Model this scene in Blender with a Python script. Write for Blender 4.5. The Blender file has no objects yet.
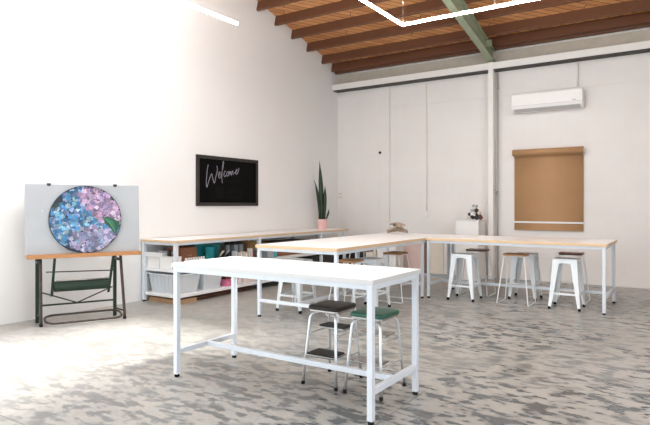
import bpy, bmesh, math, random
from mathutils import Vector, Matrix
random.seed(7)
PI = math.pi
C = bpy.context.scene.collection
SC = bpy.context.scene

# ------------------------------------------------------------------ materials
def _new(name):
    m = bpy.data.materials.new(name); m.use_nodes = True
    nt = m.node_tree; b = nt.nodes['Principled BSDF']
    return m, nt, b
def N(nt, t, **kw):
    n = nt.nodes.new(t)
    for k, v in kw.items(): setattr(n, k, v)
    return n
def coords(nt, scale=(1, 1, 1), rot=(0, 0, 0), kind='Object'):
    tc = N(nt, 'ShaderNodeTexCoord'); mp = N(nt, 'ShaderNodeMapping')
    mp.inputs['Scale'].default_value = scale; mp.inputs['Rotation'].default_value = rot
    nt.links.new(tc.outputs[kind], mp.inputs['Vector']); return mp.outputs['Vector']
def noise(nt, vec, scale, detail=3, rough=.55):
    n = N(nt, 'ShaderNodeTexNoise'); n.inputs['Scale'].default_value = scale
    n.inputs['Detail'].default_value = detail; n.inputs['Roughness'].default_value = rough
    if vec is not None: nt.links.new(vec, n.inputs['Vector'])
    return n.outputs['Fac']
def ramp(nt, fac, stops):
    r = N(nt, 'ShaderNodeValToRGB'); cr = r.color_ramp
    while len(cr.elements) < len(stops): cr.elements.new(.5)
    for e, (p, c) in zip(cr.elements, stops):
        e.position = p; e.color = (c[0], c[1], c[2], 1) if not isinstance(c, (int, float)) else (c, c, c, 1)
    nt.links.new(fac, r.inputs['Fac']); return r.outputs['Color']
def mix(nt, fac, a, b, blend='MIX'):
    m = N(nt, 'ShaderNodeMix', data_type='RGBA', blend_type=blend)
    for s, v in ((m.inputs[0], fac), (m.inputs[6], a), (m.inputs[7], b)):
        if isinstance(v, (int, float)): s.default_value = v
        elif isinstance(v, tuple): s.default_value = (v[0], v[1], v[2], 1)
        else: nt.links.new(v, s)
    return m.outputs[2]
def bump(nt, b, h, strength=.1, dist=.01):
    bp = N(nt, 'ShaderNodeBump'); bp.inputs['Strength'].default_value = strength; bp.inputs['Distance'].default_value = dist
    nt.links.new(h, bp.inputs['Height']); nt.links.new(bp.outputs['Normal'], b.inputs['Normal'])
def paint(name, col, rough=.45, var=.06, scale=8, metal=0, spec=.5, bmp=0):
    m, nt, b = _new(name)
    v = coords(nt); f = noise(nt, v, scale)
    d = tuple(c * (1 - var) for c in col)
    nt.links.new(ramp(nt, f, [(.3, d), (.7, col)]), b.inputs['Base Color'])
    b.inputs['Roughness'].default_value = rough; b.inputs['Metallic'].default_value = metal
    b.inputs['Specular IOR Level'].default_value = spec
    if bmp: bump(nt, b, noise(nt, v, scale * 12), bmp, .004)
    return m
def wood(name, a, b_, scale=(2, 22, 22), rough=.55, bmp=.15):
    m, nt, b = _new(name)
    v = coords(nt, scale); f = noise(nt, v, 1.6, 6, .65)
    f2 = noise(nt, coords(nt, (.7, 1.2, 1.2)), 1.1, 2)
    c = mix(nt, f2, ramp(nt, f, [(.3, a), (.68, b_)]), ramp(nt, f, [(.25, b_), (.8, a)]))
    nt.links.new(c, b.inputs['Base Color']); b.inputs['Roughness'].default_value = rough
    bump(nt, b, f, bmp, .004); return m
M = {}
M['white_metal'] = paint('white powder coat', (.67, .715, .765), .38, .03)
M['stool_white'] = paint('white stool enamel', (.78, .82, .84), .35, .05)
M['wire_white'] = paint('white wire', (.82, .82, .81), .4, .03)
M['laminate'] = paint('white laminate', (.86, .86, .85), .32, .02, 3)
M['laminate_edge'] = paint('white edge band', (.62, .62, .615), .45, .03, 3)
M['black_rubber'] = paint('black rubber', (.008, .008, .009), .6, .2, spec=.2)
M['black_vinyl'] = paint('black vinyl', (.026, .022, .018), .5, .35, 25, spec=.25, bmp=.15)
M['green_vinyl'] = paint('green vinyl', (.02, .125, .078), .45, .35, 18, bmp=.15)
M['chrome'] = paint('chrome', (.66, .67, .68), .32, .06, 10, .75)
M['chrome_dull'] = paint('dull chrome', (.42, .40, .38), .28, .15, 10, 1)
M['dark_green'] = paint('dark green enamel', (.010, .030, .017), .35, .25, 12, spec=.3)
M['bronze_tube'] = paint('worn brown tube', (.062, .044, .034), .4, .35, 20, spec=.3)
M['board_grey'] = paint('pale grey drawing board', (.42, .445, .47), .55, .04, 5)
M['frame_grey'] = paint('dark grey frame', (.036, .030, .026), .5, .15, spec=.3)
M['chalkboard'] = paint('black chalkboard', (.003, .003, .003), .5, .3, 4, spec=.06)
M['chalk'] = paint('chalk', (.27, .26, .32), .9, .35, 60)
M['grey_faint'] = paint('faint grey', (.010, .0095, .0095), .8, .35, 40, spec=.06)
M['pink_pot'] = paint('pink glazed pot', (.80, .50, .47), .5, .06)
M['soil'] = paint('soil', (.05, .035, .025), .9, .4, 40)
M['pink_board'] = paint('pink sheet board', (.70, .54, .49), .7, .04)
M['cream_board'] = paint('cream sheet board', (.72, .66, .57), .7, .04)
M['brown_board'] = paint('brown sheet board', (.22, .13, .085), .6, .1)
M['plastic_white'] = paint('white plastic', (.80, .81, .81), .4, .03)
M['white_box'] = paint('white carton', (.84, .83, .81), .6, .03)
M['cardboard'] = paint('cardboard', (.50, .31, .17), .75, .12, 14)
M['kraft_panel'] = paint('kraft panel', (.30, .165, .085), .75, .12, 10)
M['black_item'] = paint('black plastic', (.02, .02, .021), .45, .2)
M['teal'] = paint('teal plastic', (.02, .24, .26), .45, .2, 14)
M['turquoise'] = paint('turquoise plastic', (.03, .40, .46), .4, .15, 14)
M['grey_item'] = paint('grey plastic', (.36, .40, .42), .45, .1)
M['pink_item'] = paint('pink plastic', (.72, .20, .36), .5, .08)
M['red_item'] = paint('red plastic', (.62, .10, .05), .45, .1)
M['cream_item'] = paint('cream plastic', (.70, .64, .52), .5, .1)
M['gold_item'] = paint('ochre item', (.62, .36, .14), .5, .15)
M['pinkish_carton'] = paint('pale pink carton', (.72, .62, .58), .65, .06)
M['paper_white'] = paint('paper', (.84, .83, .81), .8, .05, 20)
M['green_steel'] = paint('pale green painted steel', (.30, .345, .235), .5, .12, 6)
M['white_steel'] = paint('white painted steel', (.82, .80, .77), .5, .03, 6)
M['beam_shade'] = paint('dark beam shade', (.075, .068, .06), .7, .3, 7)
M['ac_white'] = paint('air conditioner shell', (.84, .83, .81), .35, .02)
M['ac_grey'] = paint('air conditioner vane', (.52, .52, .51), .5, .05)
M['soffit'] = paint('beige lining', (.50, .45, .375), .8, .12, 9)
M['driftwood'] = paint('bleached driftwood', (.46, .36, .27), .85, .45, 30, bmp=.3)
M['ledge_wood'] = wood('orange pine', (.36, .155, .055), (.50, .25, .10))
M['ply_edge'] = wood('plywood edge', (.62, .42, .24), (.76, .58, .38), (3, 3, 110))
M['seat_light'] = wood('light timber seat', (.36, .18, .075), (.48, .27, .12), (22, 3, 22))
M['seat_red'] = wood('red brown timber seat', (.085, .022, .012), (.17, .05, .027), (22, 3, 22), .35)
M['seat_mid'] = wood('mid brown timber seat', (.30, .14, .055), (.44, .22, .09), (22, 3, 22), .45)
M['purlin'] = wood('dark stained purlin', (.055, .022, .011), (.22, .088, .042), (.8, 12, 12), .6, .3)
M['dark_wood'] = wood('dark timber', (.05, .02, .012), (.16, .06, .03), (14, 2, 14))
M['red_wood'] = wood('reddish timber', (.16, .06, .03), (.30, .12, .06), (14, 2, 14))
M['basket'] = wood('brown wicker', (.17, .06, .03), (.40, .17, .085), (60, 60, 30), .7, .6)
m, nt, b = _new('white painted blockwork'); M['wall_back'] = m
br = N(nt, 'ShaderNodeTexBrick'); br.inputs['Scale'].default_value = 1.0
for k, v in (('Mortar Size', .006), ('Mortar Smooth', .6), ('Brick Width', .40), ('Row Height', .20)): br.inputs[k].default_value = v
for k, v in (('Color1', (.795, .765, .74)), ('Color2', (.785, .755, .73)), ('Mortar', (.772, .742, .717))): br.inputs[k].default_value = (*v, 1)
mpv = coords(nt, (1, 1, 1), (-PI / 2, 0, 0)); nt.links.new(mpv, br.inputs['Vector'])
f = noise(nt, coords(nt), 1.3, 4)
nt.links.new(mix(nt, 1.0, br.outputs['Color'], ramp(nt, f, [(.3, .95), (.7, 1.0)]), 'MULTIPLY'), b.inputs['Base Color'])
b.inputs['Roughness'].default_value = .6
bump(nt, b, mix(nt, .5, br.outputs['Color'], noise(nt, coords(nt), 40)), .14, .008)
m, nt, b = _new('white plaster'); M['wall_left'] = m
f = noise(nt, coords(nt), .9, 4)
nt.links.new(ramp(nt, f, [(.3, (.78, .775, .765)), (.7, (.805, .80, .79))]), b.inputs['Base Color'])
b.inputs['Roughness'].default_value = .7
bump(nt, b, noise(nt, coords(nt), 60), .06, .005)
# diagonal sarking boards
m, nt, b = _new('diagonal roof boards'); M['sarking'] = m
v = coords(nt, (1, 1, 1), (0, 0, math.radians(-38)))
br = N(nt, 'ShaderNodeTexBrick'); br.inputs['Scale'].default_value = 1
for k, x in (('Mortar Size', .006), ('Mortar Smooth', .1), ('Brick Width', 2.4), ('Row Height', .11), ('Bias', 0.0)): br.inputs[k].default_value = x
for k, x in (('Color1', (.80, .40, .17)), ('Color2', (.58, .25, .095)), ('Mortar', (.10, .04, .02))): br.inputs[k].default_value = (*x, 1)
nt.links.new(v, br.inputs['Vector'])
g = noise(nt, coords(nt, (2, 26, 2), (0, 0, math.radians(-38))), 1.5, 5, .65)
nt.links.new(mix(nt, 1.0, br.outputs['Color'], ramp(nt, g, [(.25, .6), (.7, 1.15)]), 'MULTIPLY'), b.inputs['Base Color'])
b.inputs['Roughness'].default_value = .6
bump(nt, b, g, .2, .004)
# ground concrete
m, nt, b = _new('burnished concrete'); M['floor'] = m
v = coords(nt)
big = noise(nt, v, .55, 3); fine = noise(nt, v, 28, 4, .7)
blot = noise(nt, coords(nt, (1.0, 1.8, 1), (0, 0, math.radians(-6))), 4.4, 2, .5)
blot2 = noise(nt, coords(nt, (1.0, 2.0, 1), (0, 0, math.radians(8))), 7.5, 2, .5)
base = ramp(nt, big, [(.3, (.31, .295, .26)), (.5, (.37, .357, .325)), (.7, (.41, .40, .38))])
base = mix(nt, 1.0, base, ramp(nt, fine, [(.3, .90), (.7, 1.06)]), 'MULTIPLY')
dens = ramp(nt, noise(nt, v, .8, 2), [(.30, .6), (.5, 1.0)])
k1 = ramp(nt, blot, [(.505, 0.0), (.61, 1.0)]); k2 = ramp(nt, blot2, [(.51, 0.0), (.60, .95)])
sx = N(nt, 'ShaderNodeSeparateXYZ'); nt.links.new(v, sx.inputs[0])
blot_fade = N(nt, 'ShaderNodeMapRange'); nt.links.new(sx.outputs[0], blot_fade.inputs['Value'])    # dark blotches thin out towards the shelving side
for k_, v_ in (('From Min', 1.6), ('From Max', 4.9), ('To Min', .28), ('To Max', 1.0)): blot_fade.inputs[k_].default_value = v_
kk = mix(nt, 1.0, mix(nt, 1.0, mix(nt, 1.0, k1, k2, 'LIGHTEN'), dens, 'MULTIPLY'), blot_fade.outputs[0], 'MULTIPLY')
col = mix(nt, kk, base, (.075, .085, .088))
pale = ramp(nt, noise(nt, coords(nt, (1, 1.8, 1)), 2.1, 3), [(.58, 0.0), (.72, .4)])
col = mix(nt, pale, col, (.40, .37, .33))
# saw-cut joints along x = 4.90 and y = -8.55
def line(out, c, w):
    a = N(nt, 'ShaderNodeMath', operation='SUBTRACT'); nt.links.new(out, a.inputs[0]); a.inputs[1].default_value = c
    d = N(nt, 'ShaderNodeMath', operation='ABSOLUTE'); nt.links.new(a.outputs[0], d.inputs[0])
    e = N(nt, 'ShaderNodeMath', operation='LESS_THAN'); nt.links.new(d.outputs[0], e.inputs[0]); e.inputs[1].default_value = w
    return e.outputs[0]
mx = N(nt, 'ShaderNodeMath', operation='MAXIMUM')
nf = N(nt, 'ShaderNodeMath', operation='LESS_THAN'); nt.links.new(sx.outputs[1], nf.inputs[0]); nf.inputs[1].default_value = -6.6
nl = N(nt, 'ShaderNodeMath', operation='MULTIPLY'); nt.links.new(line(sx.outputs[0], 4.90, .008), nl.inputs[0]); nt.links.new(nf.outputs[0], nl.inputs[1])
nt.links.new(nl.outputs[0], mx.inputs[0]); nt.links.new(line(sx.outputs[1], -8.555, .005), mx.inputs[1])
mm = N(nt, 'ShaderNodeMath', operation='MULTIPLY'); nt.links.new(mx.outputs[0], mm.inputs[0]); mm.inputs[1].default_value = .75
col = mix(nt, mm.outputs[0], col, (.10, .10, .10))
nt.links.new(col, b.inputs['Base Color'])
nt.links.new(ramp(nt, kk, [(0, .36), (1, .26)]), b.inputs['Roughness'])
b.inputs['Specular IOR Level'].default_value = .95
bump(nt, b, fine, .05, .003)
# kraft paper
m, nt, b = _new('brown kraft paper'); M['kraft'] = m
f = noise(nt, coords(nt, (1, 1, 2)), 1.2, 3)
nt.links.new(ramp(nt, f, [(.3, (.43, .245, .115)), (.7, (.47, .27, .13))]), b.inputs['Base Color']); b.inputs['Roughness'].default_value = .7
# leaf
m, nt, b = _new('snake plant leaf'); M['leaf'] = m
f = noise(nt, coords(nt, (6, 6, 30)), 2, 4)
nt.links.new(ramp(nt, f, [(.35, (.007, .020, .008)), (.65, (.026, .058, .020))]), b.inputs['Base Color']); b.inputs['Roughness'].default_value = .4
# translucent tub
m, nt, b = _new('clear plastic tub'); M['tub'] = m
b.inputs['Base Color'].default_value = (.84, .88, .91, 1); b.inputs['Roughness'].default_value = .3
tr = N(nt, 'ShaderNodeBsdfTransparent'); tr.inputs['Color'].default_value = (.93, .96, .98, 1)
ms = N(nt, 'ShaderNodeMixShader'); ms.inputs[0].default_value = .40
nt.links.new(b.outputs[0], ms.inputs[1]); nt.links.new(tr.outputs[0], ms.inputs[2])
nt.links.new(ms.outputs[0], nt.nodes['Material Output'].inputs['Surface'])
# glass jar
m, nt, b = _new('jar glass'); M['jar'] = m
b.inputs['Base Color'].default_value = (.42, .47, .49, 1); b.inputs['Roughness'].default_value = .15
tr = N(nt, 'ShaderNodeBsdfTransparent'); tr.inputs['Color'].default_value = (.85, .9, .92, 1)
ms = N(nt, 'ShaderNodeMixShader'); ms.inputs[0].default_value = .35
nt.links.new(b.outputs[0], ms.inputs[1]); nt.links.new(tr.outputs[0], ms.inputs[2])
nt.links.new(ms.outputs[0], nt.nodes['Material Output'].inputs['Surface'])
# printed petals take the colour attribute of the print
m, nt, b = _new('hydrangea print'); M['print'] = m
at = N(nt, 'ShaderNodeVertexColor', layer_name='print'); nt.links.new(at.outputs['Color'], b.inputs['Base Color']); b.inputs['Roughness'].default_value = .6
# lamps
m, nt, b = _new('lit diffuser'); M['lamp'] = m
b.inputs['Base Color'].default_value = (1, 1, 1, 1)
b.inputs['Emission Color'].default_value = (1, .95, .895, 1); b.inputs['Emission Strength'].default_value = 52

m, nt, b = _new('added ceiling fill'); M['ceiling_fill'] = m  # upward glow added on top of the pendants to brighten the ceiling
b.inputs['Base Color'].default_value = (1, 1, 1, 1)
b.inputs['Emission Color'].default_value = (1, .95, .895, 1); b.inputs['Emission Strength'].default_value = 95
# ------------------------------------------------------------------ mesh building
class MB:
    def __init__(s): s.v = []; s.f = []; s.mi = []; s.sm = []; s.m = 0
    def mat(s, i): s.m = i; return s
    def add(s, vs, fs, smooth=False):
        o = len(s.v); s.v += [tuple(p) for p in vs]
        for f in fs: s.f.append([i + o for i in f]); s.mi.append(s.m); s.sm.append(smooth)
        return s
    def box(s, x0, x1, y0, y1, z0, z1):
        s.add([(x, y, z) for z in (z0, z1) for x, y in ((x0, y0), (x1, y0), (x1, y1), (x0, y1))],
              [(3, 2, 1, 0), (4, 5, 6, 7), (0, 1, 5, 4), (1, 2, 6, 5), (2, 3, 7, 6), (3, 0, 4, 7)]); return s
    def hexa(s, bottom, top):
        s.add(list(bottom) + list(top), [(3, 2, 1, 0), (4, 5, 6, 7), (0, 1, 5, 4), (1, 2, 6, 5), (2, 3, 7, 6), (3, 0, 4, 7)]); return s
    def prism(s, pts, z0, z1, smooth=False):
        n = len(pts)
        s.add([(x, y, z0) for x, y in pts] + [(x, y, z1) for x, y in pts], [list(range(n))[::-1], list(range(n, 2 * n))])
        o = len(s.v) - 2 * n
        for i in range(n):
            j = (i + 1) % n; s.f.append([o + i, o + j, o + n + j, o + n + i]); s.mi.append(s.m); s.sm.append(smooth)
        return s
    def lathe(s, prof, n=20, c=(0, 0), smooth=True):
        vs = [(c[0] + r * math.cos(2 * PI * k / n), c[1] + r * math.sin(2 * PI * k / n), z) for r, z in prof for k in range(n)]
        fs = [(i * n + k, i * n + (k + 1) % n, (i + 1) * n + (k + 1) % n, (i + 1) * n + k) for i in range(len(prof) - 1) for k in range(n)]
        s.add(vs, fs, smooth)
        o = len(s.v) - len(vs)
        for i, rev in ((0, True), (len(prof) - 1, False)):
            f = [o + i * n + k for k in range(n)]; s.f.append(f[::-1] if rev else f); s.mi.append(s.m); s.sm.append(False)
        return s
    def tube(s, pts, r, n=8, closed=False, r1=None):
        P = [Vector(p) for p in pts]; L = len(P); rings = []; up = None
        for i in range(L):
            a = P[i - 1] if (i or closed) else P[i]; b_ = P[(i + 1) % L] if (i < L - 1 or closed) else P[i]
            t = (b_ - a).normalized()
            if up is None: up = Vector((0, 0, 1)) if abs(t.z) < .9 else Vector((1, 0, 0))
            u = (up - t * up.dot(t))
            if u.length < 1e-4: u = Vector((1, 0, 0)) - t * t.x
            u.normalize(); w = t.cross(u); up = u
            rr = r if r1 is None else r + (r1 - r) * i / (L - 1)
            rings.append([P[i] + (u * math.cos(2 * PI * k / n) + w * math.sin(2 * PI * k / n)) * rr for k in range(n)])
        vs = [p for R in rings for p in R]; fs = []
        for i in range(L if closed else L - 1):
            j = (i + 1) % L
            for k in range(n): fs.append((i * n + k, i * n + (k + 1) % n, j * n + (k + 1) % n, j * n + k))
        s.add(vs, fs, True)
        if not closed:
            o = len(s.v) - len(vs)
            s.f.append([o + k for k in range(n)][::-1]); s.mi.append(s.m); s.sm.append(False)
            s.f.append([o + (L - 1) * n + k for k in range(n)]); s.mi.append(s.m); s.sm.append(False)
        return s
    def xf(s, M4):
        s.v = [tuple(M4 @ Vector(p)) for p in s.v]; return s
    def build(s, name, mats, parent=None, bevel=0, seg=2):
        me = bpy.data.meshes.new(name); me.from_pydata(s.v, [], s.f)
        for mm_ in (mats if isinstance(mats, (list, tuple)) else [mats]): me.materials.append(mm_)
        me.polygons.foreach_set('material_index', s.mi); me.polygons.foreach_set('use_smooth', s.sm)
        bm = bmesh.new(); bm.from_mesh(me); bmesh.ops.recalc_face_normals(bm, faces=bm.faces); bm.to_mesh(me); bm.free()
        me.update()
        o = bpy.data.objects.new(name, me); C.objects.link(o)
        if parent is not None: o.parent = parent
        if bevel:
            md = o.modifiers.new('Bevel', 'BEVEL'); md.width = bevel; md.segments = seg; md.limit_method = 'ANGLE'; md.angle_limit = math.radians(40)
        return o
def arc(c, r, a0, a1, n, f):
    return [f(c[0] + r * math.cos(a0 + (a1 - a0) * k / n), c[1] + r * math.sin(a0 + (a1 - a0) * k / n)) for k in range(n + 1)]
def rrect(x0, x1, y0, y1, r, n=5):
    p = []
    for cx, cy, a in ((x1 - r, y1 - r, 0), (x0 + r, y1 - r, PI / 2), (x0 + r, y0 + r, PI), (x1 - r, y0 + r, 1.5 * PI)):
        p += [(cx + r * math.cos(a + PI / 2 * k / n), cy + r * math.sin(a + PI / 2 * k / n)) for k in range(n + 1)]
    return p
def tag(o, label, cat, group=None):
    o['label'] = label; o['category'] = cat
    if group: o['group'] = group
    return o
def thing(name, label, cat, loc, rz=0, group=None):
    o = bpy.data.objects.new(name, None); C.objects.link(o); o.empty_display_size = .1
    o.location = loc; o.rotation_euler = (0, 0, rz); return tag(o, label, cat, group)
def struct(o): o['kind'] = 'structure'; return o
def copy_tree(o, parent=None):
    c = o.copy(); C.objects.link(c)
    if parent is not None: c.parent = parent
    for ch in list(o.children): copy_tree(ch, c)
    return c
def dup(o, label, loc, rz=0):
    c = copy_tree(o); c.location = loc; c.rotation_euler = (0, 0, rz); c['label'] = label; return c

# ------------------------------------------------------------------ room
RX, RY = 11.0, -14.0                         # right wall x, front wall y
ZW, SL = 4.20, .243                          # roof line at the back wall and its slope
RIDGE = -7.2
def zr(y): return ZW + SL * (-y if y > RIDGE else -(2 * RIDGE - y))   # underside of purlins
struct(MB().box(-6, RX + 3, RY - 4, .3, -.2, 0).build('floor', M['floor']))
LY0, LY1, LZ = -13.4, -8.9, 4.0               # roller door in the left wall, behind the left edge of the view
mb = MB().box(-.25, 0, RY, LY0, 0, 4.6).box(-.25, 0, LY1, .25, 0, 4.6).box(-.25, 0, LY0, LY1, LZ, 4.6)
prof = [(RY, 4.6), (.25, 4.6), (.25, zr(0) + .5), (RIDGE, zr(RIDGE) + .5), (RY, zr(RY) + .5)]
mb.add([(-.25, y, z) for y, z in prof] + [(0, y, z) for y, z in prof], [list(range(5)), list(range(5, 10))[::-1]] + [[i, (i + 1) % 5, 5 + (i + 1) % 5, 5 + i] for i in range(5)])
struct(mb.build('wall_left', M['wall_left']))
mb = MB(); mb.box(0, RX, 0, .25, 0, zr(0) + .5)
struct(mb.build('wall_back', M['wall_back']))
# horizontal seam, shallow pilaster and lining above the beam
struct(MB().box(1.05, 1.29, -.045, 0, 0, 3.82).build('trim_1', M['wall_back'], bevel=.006))
struct(MB().box(1.30, 3.36, -.012, 0, 3.375, 3.80).box(3.50, RX, -.012, 0, 3.375, 3.80).build('trim_2', M['wall_back'], bevel=.004))
struct(MB().box(0, RX, -.05, 0, 3.86, 4.19).build('trim_3', M['soffit']))
# right wall with a wide roller door opening, front wall with another
DY0, DY1, DZ = -12.5, -7.5, 3.9
mb = MB().box(RX, RX + .25, RY, DY0, 0, 4.6).box(RX, RX + .25, DY1, .25, 0, 4.6).box(RX, RX + .25, DY0, DY1, DZ, 4.6)
prof = [(RY, 4.6), (.25, 4.6), (.25, zr(0) + .5), (RIDGE, zr(RIDGE) + .5), (RY, zr(RY) + .5)]
mb.add([(RX, y, z) for y, z in prof] + [(RX + .25, y, z) for y, z in prof], [list(range(5)), list(range(5, 10))[::-1]] + [[i, (i + 1) % 5, 5 + (i + 1) % 5, 5 + i] for i in range(5)])
struct(mb.build('wall_right', M['wall_left']))
FX0, FX1, FZ = .4, 4.0, 3.6
struct(MB().box(-.25, FX0, RY - .25, RY, 0, 4.7).box(FX1, RX + .25, RY - .25, RY, 0, 4.7).box(FX0, FX1, RY - .25, RY, FZ, 4.7).build('wall_front', M['wall_left']))
# roof with added, unseen openings for the sun
SUN_GAPX, SUN_GAPY0, SUN_GAPY1 = ((.7, 2.5), (4.3, 6.3)), -9.6, -4.92      # shaped to place the sun patches and keep the easel out of them
def roof_piece(mb, x0, x1, y0, y1):
    t = .17
    for a, b_ in ((y0, min(y1, RIDGE)), (max(y0, RIDGE), y1)):
        if a < b_ - 1e-6:
            z0, z1 = zr(a) + t, zr(b_) + t
            mb.hexa([(x0, a, z0), (x1, a, z0), (x1, b_, z1), (x0, b_, z1)], [(x0, a, z0 + .1), (x1, a, z0 + .1), (x1, b_, z1 + .1), (x0, b_, z1 + .1)])
mb = MB(); roof_piece(mb, 0, RX, RY, SUN_GAPY0); roof_piece(mb, 0, RX, SUN_GAPY1, 0.0)

for a_, b_ in ((0, SUN_GAPX[0][0]), (SUN_GAPX[0][1], SUN_GAPX[1][0]), (SUN_GAPX[1][1], RX)): roof_piece(mb, a_, b_, SUN_GAPY0, SUN_GAPY1)
struct(mb.build('ceiling', M['sarking']))
for y in (-.25, -.635, -1.18, -1.70, -2.212, -2.727, -3.24, -3.76, -4.28):   # timber purlins, each one a beam of its own
    o = MB().box(0, RX, -.025, .025, 0, .19).build('ceiling_beam', M['purlin'], bevel=.004)
    o.location = (0, y, zr(y) - .015); o.rotation_euler = (-math.atan(SL), 0, 0); struct(o)
o = MB().box(0, RX, -.03, .03, 0, .10).build('ceiling_beam', M['purlin'], bevel=.004); o.location = (0, -.10, zr(0) + .02); struct(o)
# white beam on the back wall, white column, green rafter
struct(MB().box(0, RX, -.22, -.20, 3.845, 3.965).box(0, RX, -.20, -.05, 3.94, 3.965).build('wall_beam', M['white_steel'], bevel=.003))
struct(MB().box(0, RX, -.198, -.002, 3.826, 3.856).build('wall_beam_shade', M['beam_shade']))  # dark strip, the shade below the white beam put into its colour
struct(MB().box(3.405, 3.495, -.232, -.13, 0, 3.972).box(3.43, 3.47, -.13, 0, 0, 3.82).build('column', M['white_steel'], bevel=.004))
mb = MB()
def rafter(mb, w0, w1, a, b_, low=0):
    y0, y1 = -.1, -4.6
    z0, z1 = zr(y0), zr(y1); l0, l1 = 3.985, 3.985 + .195 * (y0 - y1)      # the rafter deepens away from the wall
    b0, b1 = (l0, l1) if low else (z0, z1); t0, t1 = (l0, l1) if low == 1 else (z0, z1)
    mb.hexa([(w0, y0, b0 + a), (w1, y0, b0 + a), (w1, y1, b1 + a), (w0, y1, b1 + a)], [(w0, y0, t0 + b_), (w1, y0, t0 + b_), (w1, y1, t1 + b_), (w0, y1, t1 + b_)])
rafter(mb, 3.385, 3.505, .0, .015, 1); rafter(mb, 3.385, 3.505, -.035, -.02); rafter(mb, 3.438, 3.452, .012, -.03, 2)
struct(mb.build('roof_beam', M['green_steel']))
struct(MB().box(3.46, 3.56, -.56, -.50, zr(-.5) - .15, zr(-.5) - .03).build('beam_cleat', M['green_steel'], bevel=.003))

# ------------------------------------------------------------------ pendant lights
def lamp_run(mb_b, mb_d, mb_u, p, q, z, w=.0125):
    (x0, y0), (x1, y1) = p, q
    X0, X1, Y0, Y1 = (x0, x1, y0 - w, y0 + w) if abs(x1 - x0) > abs(y1 - y0) else (x0 - w, x0 + w, y0, y1)
    mb_b.box(X0, X1, Y0, Y1, z + .003, z + .015); mb_d.box(X0, X1, Y0, Y1, z - .008, z + .003); mb_u.box(X0, X1, Y0, Y1, z + .015, z + .019)
def pendant(label, runs, wires, z=3.8):
    ox, oy = runs[0][0]
    t = thing('pendant_light', label, 'light', (ox, oy, z), 0, None)
    for p, q in runs:
        b1, d1, u1 = MB(), MB(), MB()
        lamp_run(b1, d1, u1, (p[0] - ox, p[1] - oy), (q[0] - ox, q[1] - oy), 0)
        b1.build('housing', M['white_steel'], t); d1.build('diffuser', M['lamp'], t); u1.build('ceiling_fill_strip', M['ceiling_fill'], t)
    for x, y in wires:
        MB().tube([(x - ox, y - oy, .019), (x - ox, y - oy, zr(y) - z + .1)], .0015, 6).build('suspension_wire', M['ac_grey'], t)
LX, LY = 3.285, -3.52
pendant('L-shaped white pendant strip light hanging beside the green roof beam',
        [((LX - .035, -6.6), (LX - .035, LY + .035)), ((LX, LY), (4.50, LY)), ((4.515, LY), (7.0, LY))],
        [(LX - .03, LY), (4.5, LY), (LX - .035, -5.0), (6.2, LY)])
pendant('straight white pendant strip light hanging near the bare left wall', [((1.41, -7.8), (1.41, -4.79))], [(1.41, -6.2), (1.41, -7.4)])

# ------------------------------------------------------------------ tables
def table(name, label, x0, x1, y0, y1, h, slab, edge, xs, ys, along, group):
    """xs, ys: leg centre lines; along: axis of the long floor stretcher"""
    ox, oy = (x0 + x1) / 2, (y0 + y1) / 2
    t = thing(name, label, 'table', (ox, oy, 0), 0, group)
    X0, X1, Y0, Y1 = x0 - ox, x1 - ox, y0 - oy, y1 - oy
    mb = MB(); mb.add([(X0, Y0, h - slab), (X1, Y0, h - slab), (X1, Y1, h - slab), (X0, Y1, h - slab), (X0, Y0, h), (X1, Y0, h), (X1, Y1, h), (X0, Y1, h)], [(3, 2, 1, 0), (4, 5, 6, 7)])
    mb.mat(1).add([(X0, Y0, h - slab), (X1, Y0, h - slab), (X1, Y1, h - slab), (X0, Y1, h - slab), (X0, Y0, h), (X1, Y0, h), (X1, Y1, h), (X0, Y1, h)], [(0, 1, 5, 4), (1, 2, 6, 5), (2, 3, 7, 6), (3, 0, 4, 7)])
    me = mb.build('tabletop', [M['laminate'], edge], t)
    w = .020; u = h - slab
    xs = [x - ox for x in xs]; ys = [y - oy for y in ys]
    fr = MB(); rz = .036
    for y in (ys[0], ys[-1]): fr.box(xs[0] + w, xs[-1] - w, y - w + .002, y + w - .002, u - rz, u)
    for x in (xs[0], xs[-1]): fr.box(x - w + .002, x + w - .002, ys[0] + w, ys[-1] - w, u - rz, u)
    fr.build('frame_rail', M['white_metal'], t, bevel=.003)
    for x in xs:
        for y in ys:
            l = MB().box(x - w, x + w, y - w, y + w, .022, u).build('leg', M['white_metal'], t, bevel=.004)
            MB().lathe([(.018, 0), (.020, .004), (.020, .014), (.013, .022)], 14, (x, y)).build('foot_cap', M['black_rubber'], l)
    zs, k = .20, .019
    if along == 'x':
        for x in xs: MB().box(x - k, x + k, ys[0] + w, ys[-1] - w, zs - k, zs + k).build('stretcher', M['white_metal'], t, bevel=.003)
        MB().box(xs[0] + k, xs[-1] - k, -k, k, zs - k, zs + k).build('stretcher', M['white_metal'], t, bevel=.003)
    else:
        for y in ys: MB().box(xs[0] + w, xs[-1] - w, y - k, y + k, zs - k, zs + k).build('stretcher', M['white_metal'], t, bevel=.003)
        for a, b_ in zip(ys[:-1], ys[1:]): MB().box(-k, k, a + k, b_ - k, zs - k, zs + k).build('stretcher', M['white_metal'], t, bevel=.003)
    return t
GT = 'white steel-framed worktables'
table('work_table', 'long all-white worktable with the black and green step stools tucked beneath', 3.091, 4.904, -7.40, -6.671, .90, .030, M['laminate_edge'], (3.122, 4.872), (-7.366, -6.705), 'x', GT)
table('work_table', 'wood-edged white worktable reaching back along the shelving towards the wall corner', 2.093, 3.268, -5.219, -1.726, .878, .036, M['ply_edge'], (2.130, 3.238), (-5.182, -2.83, -1.765), 'y', GT)
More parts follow.
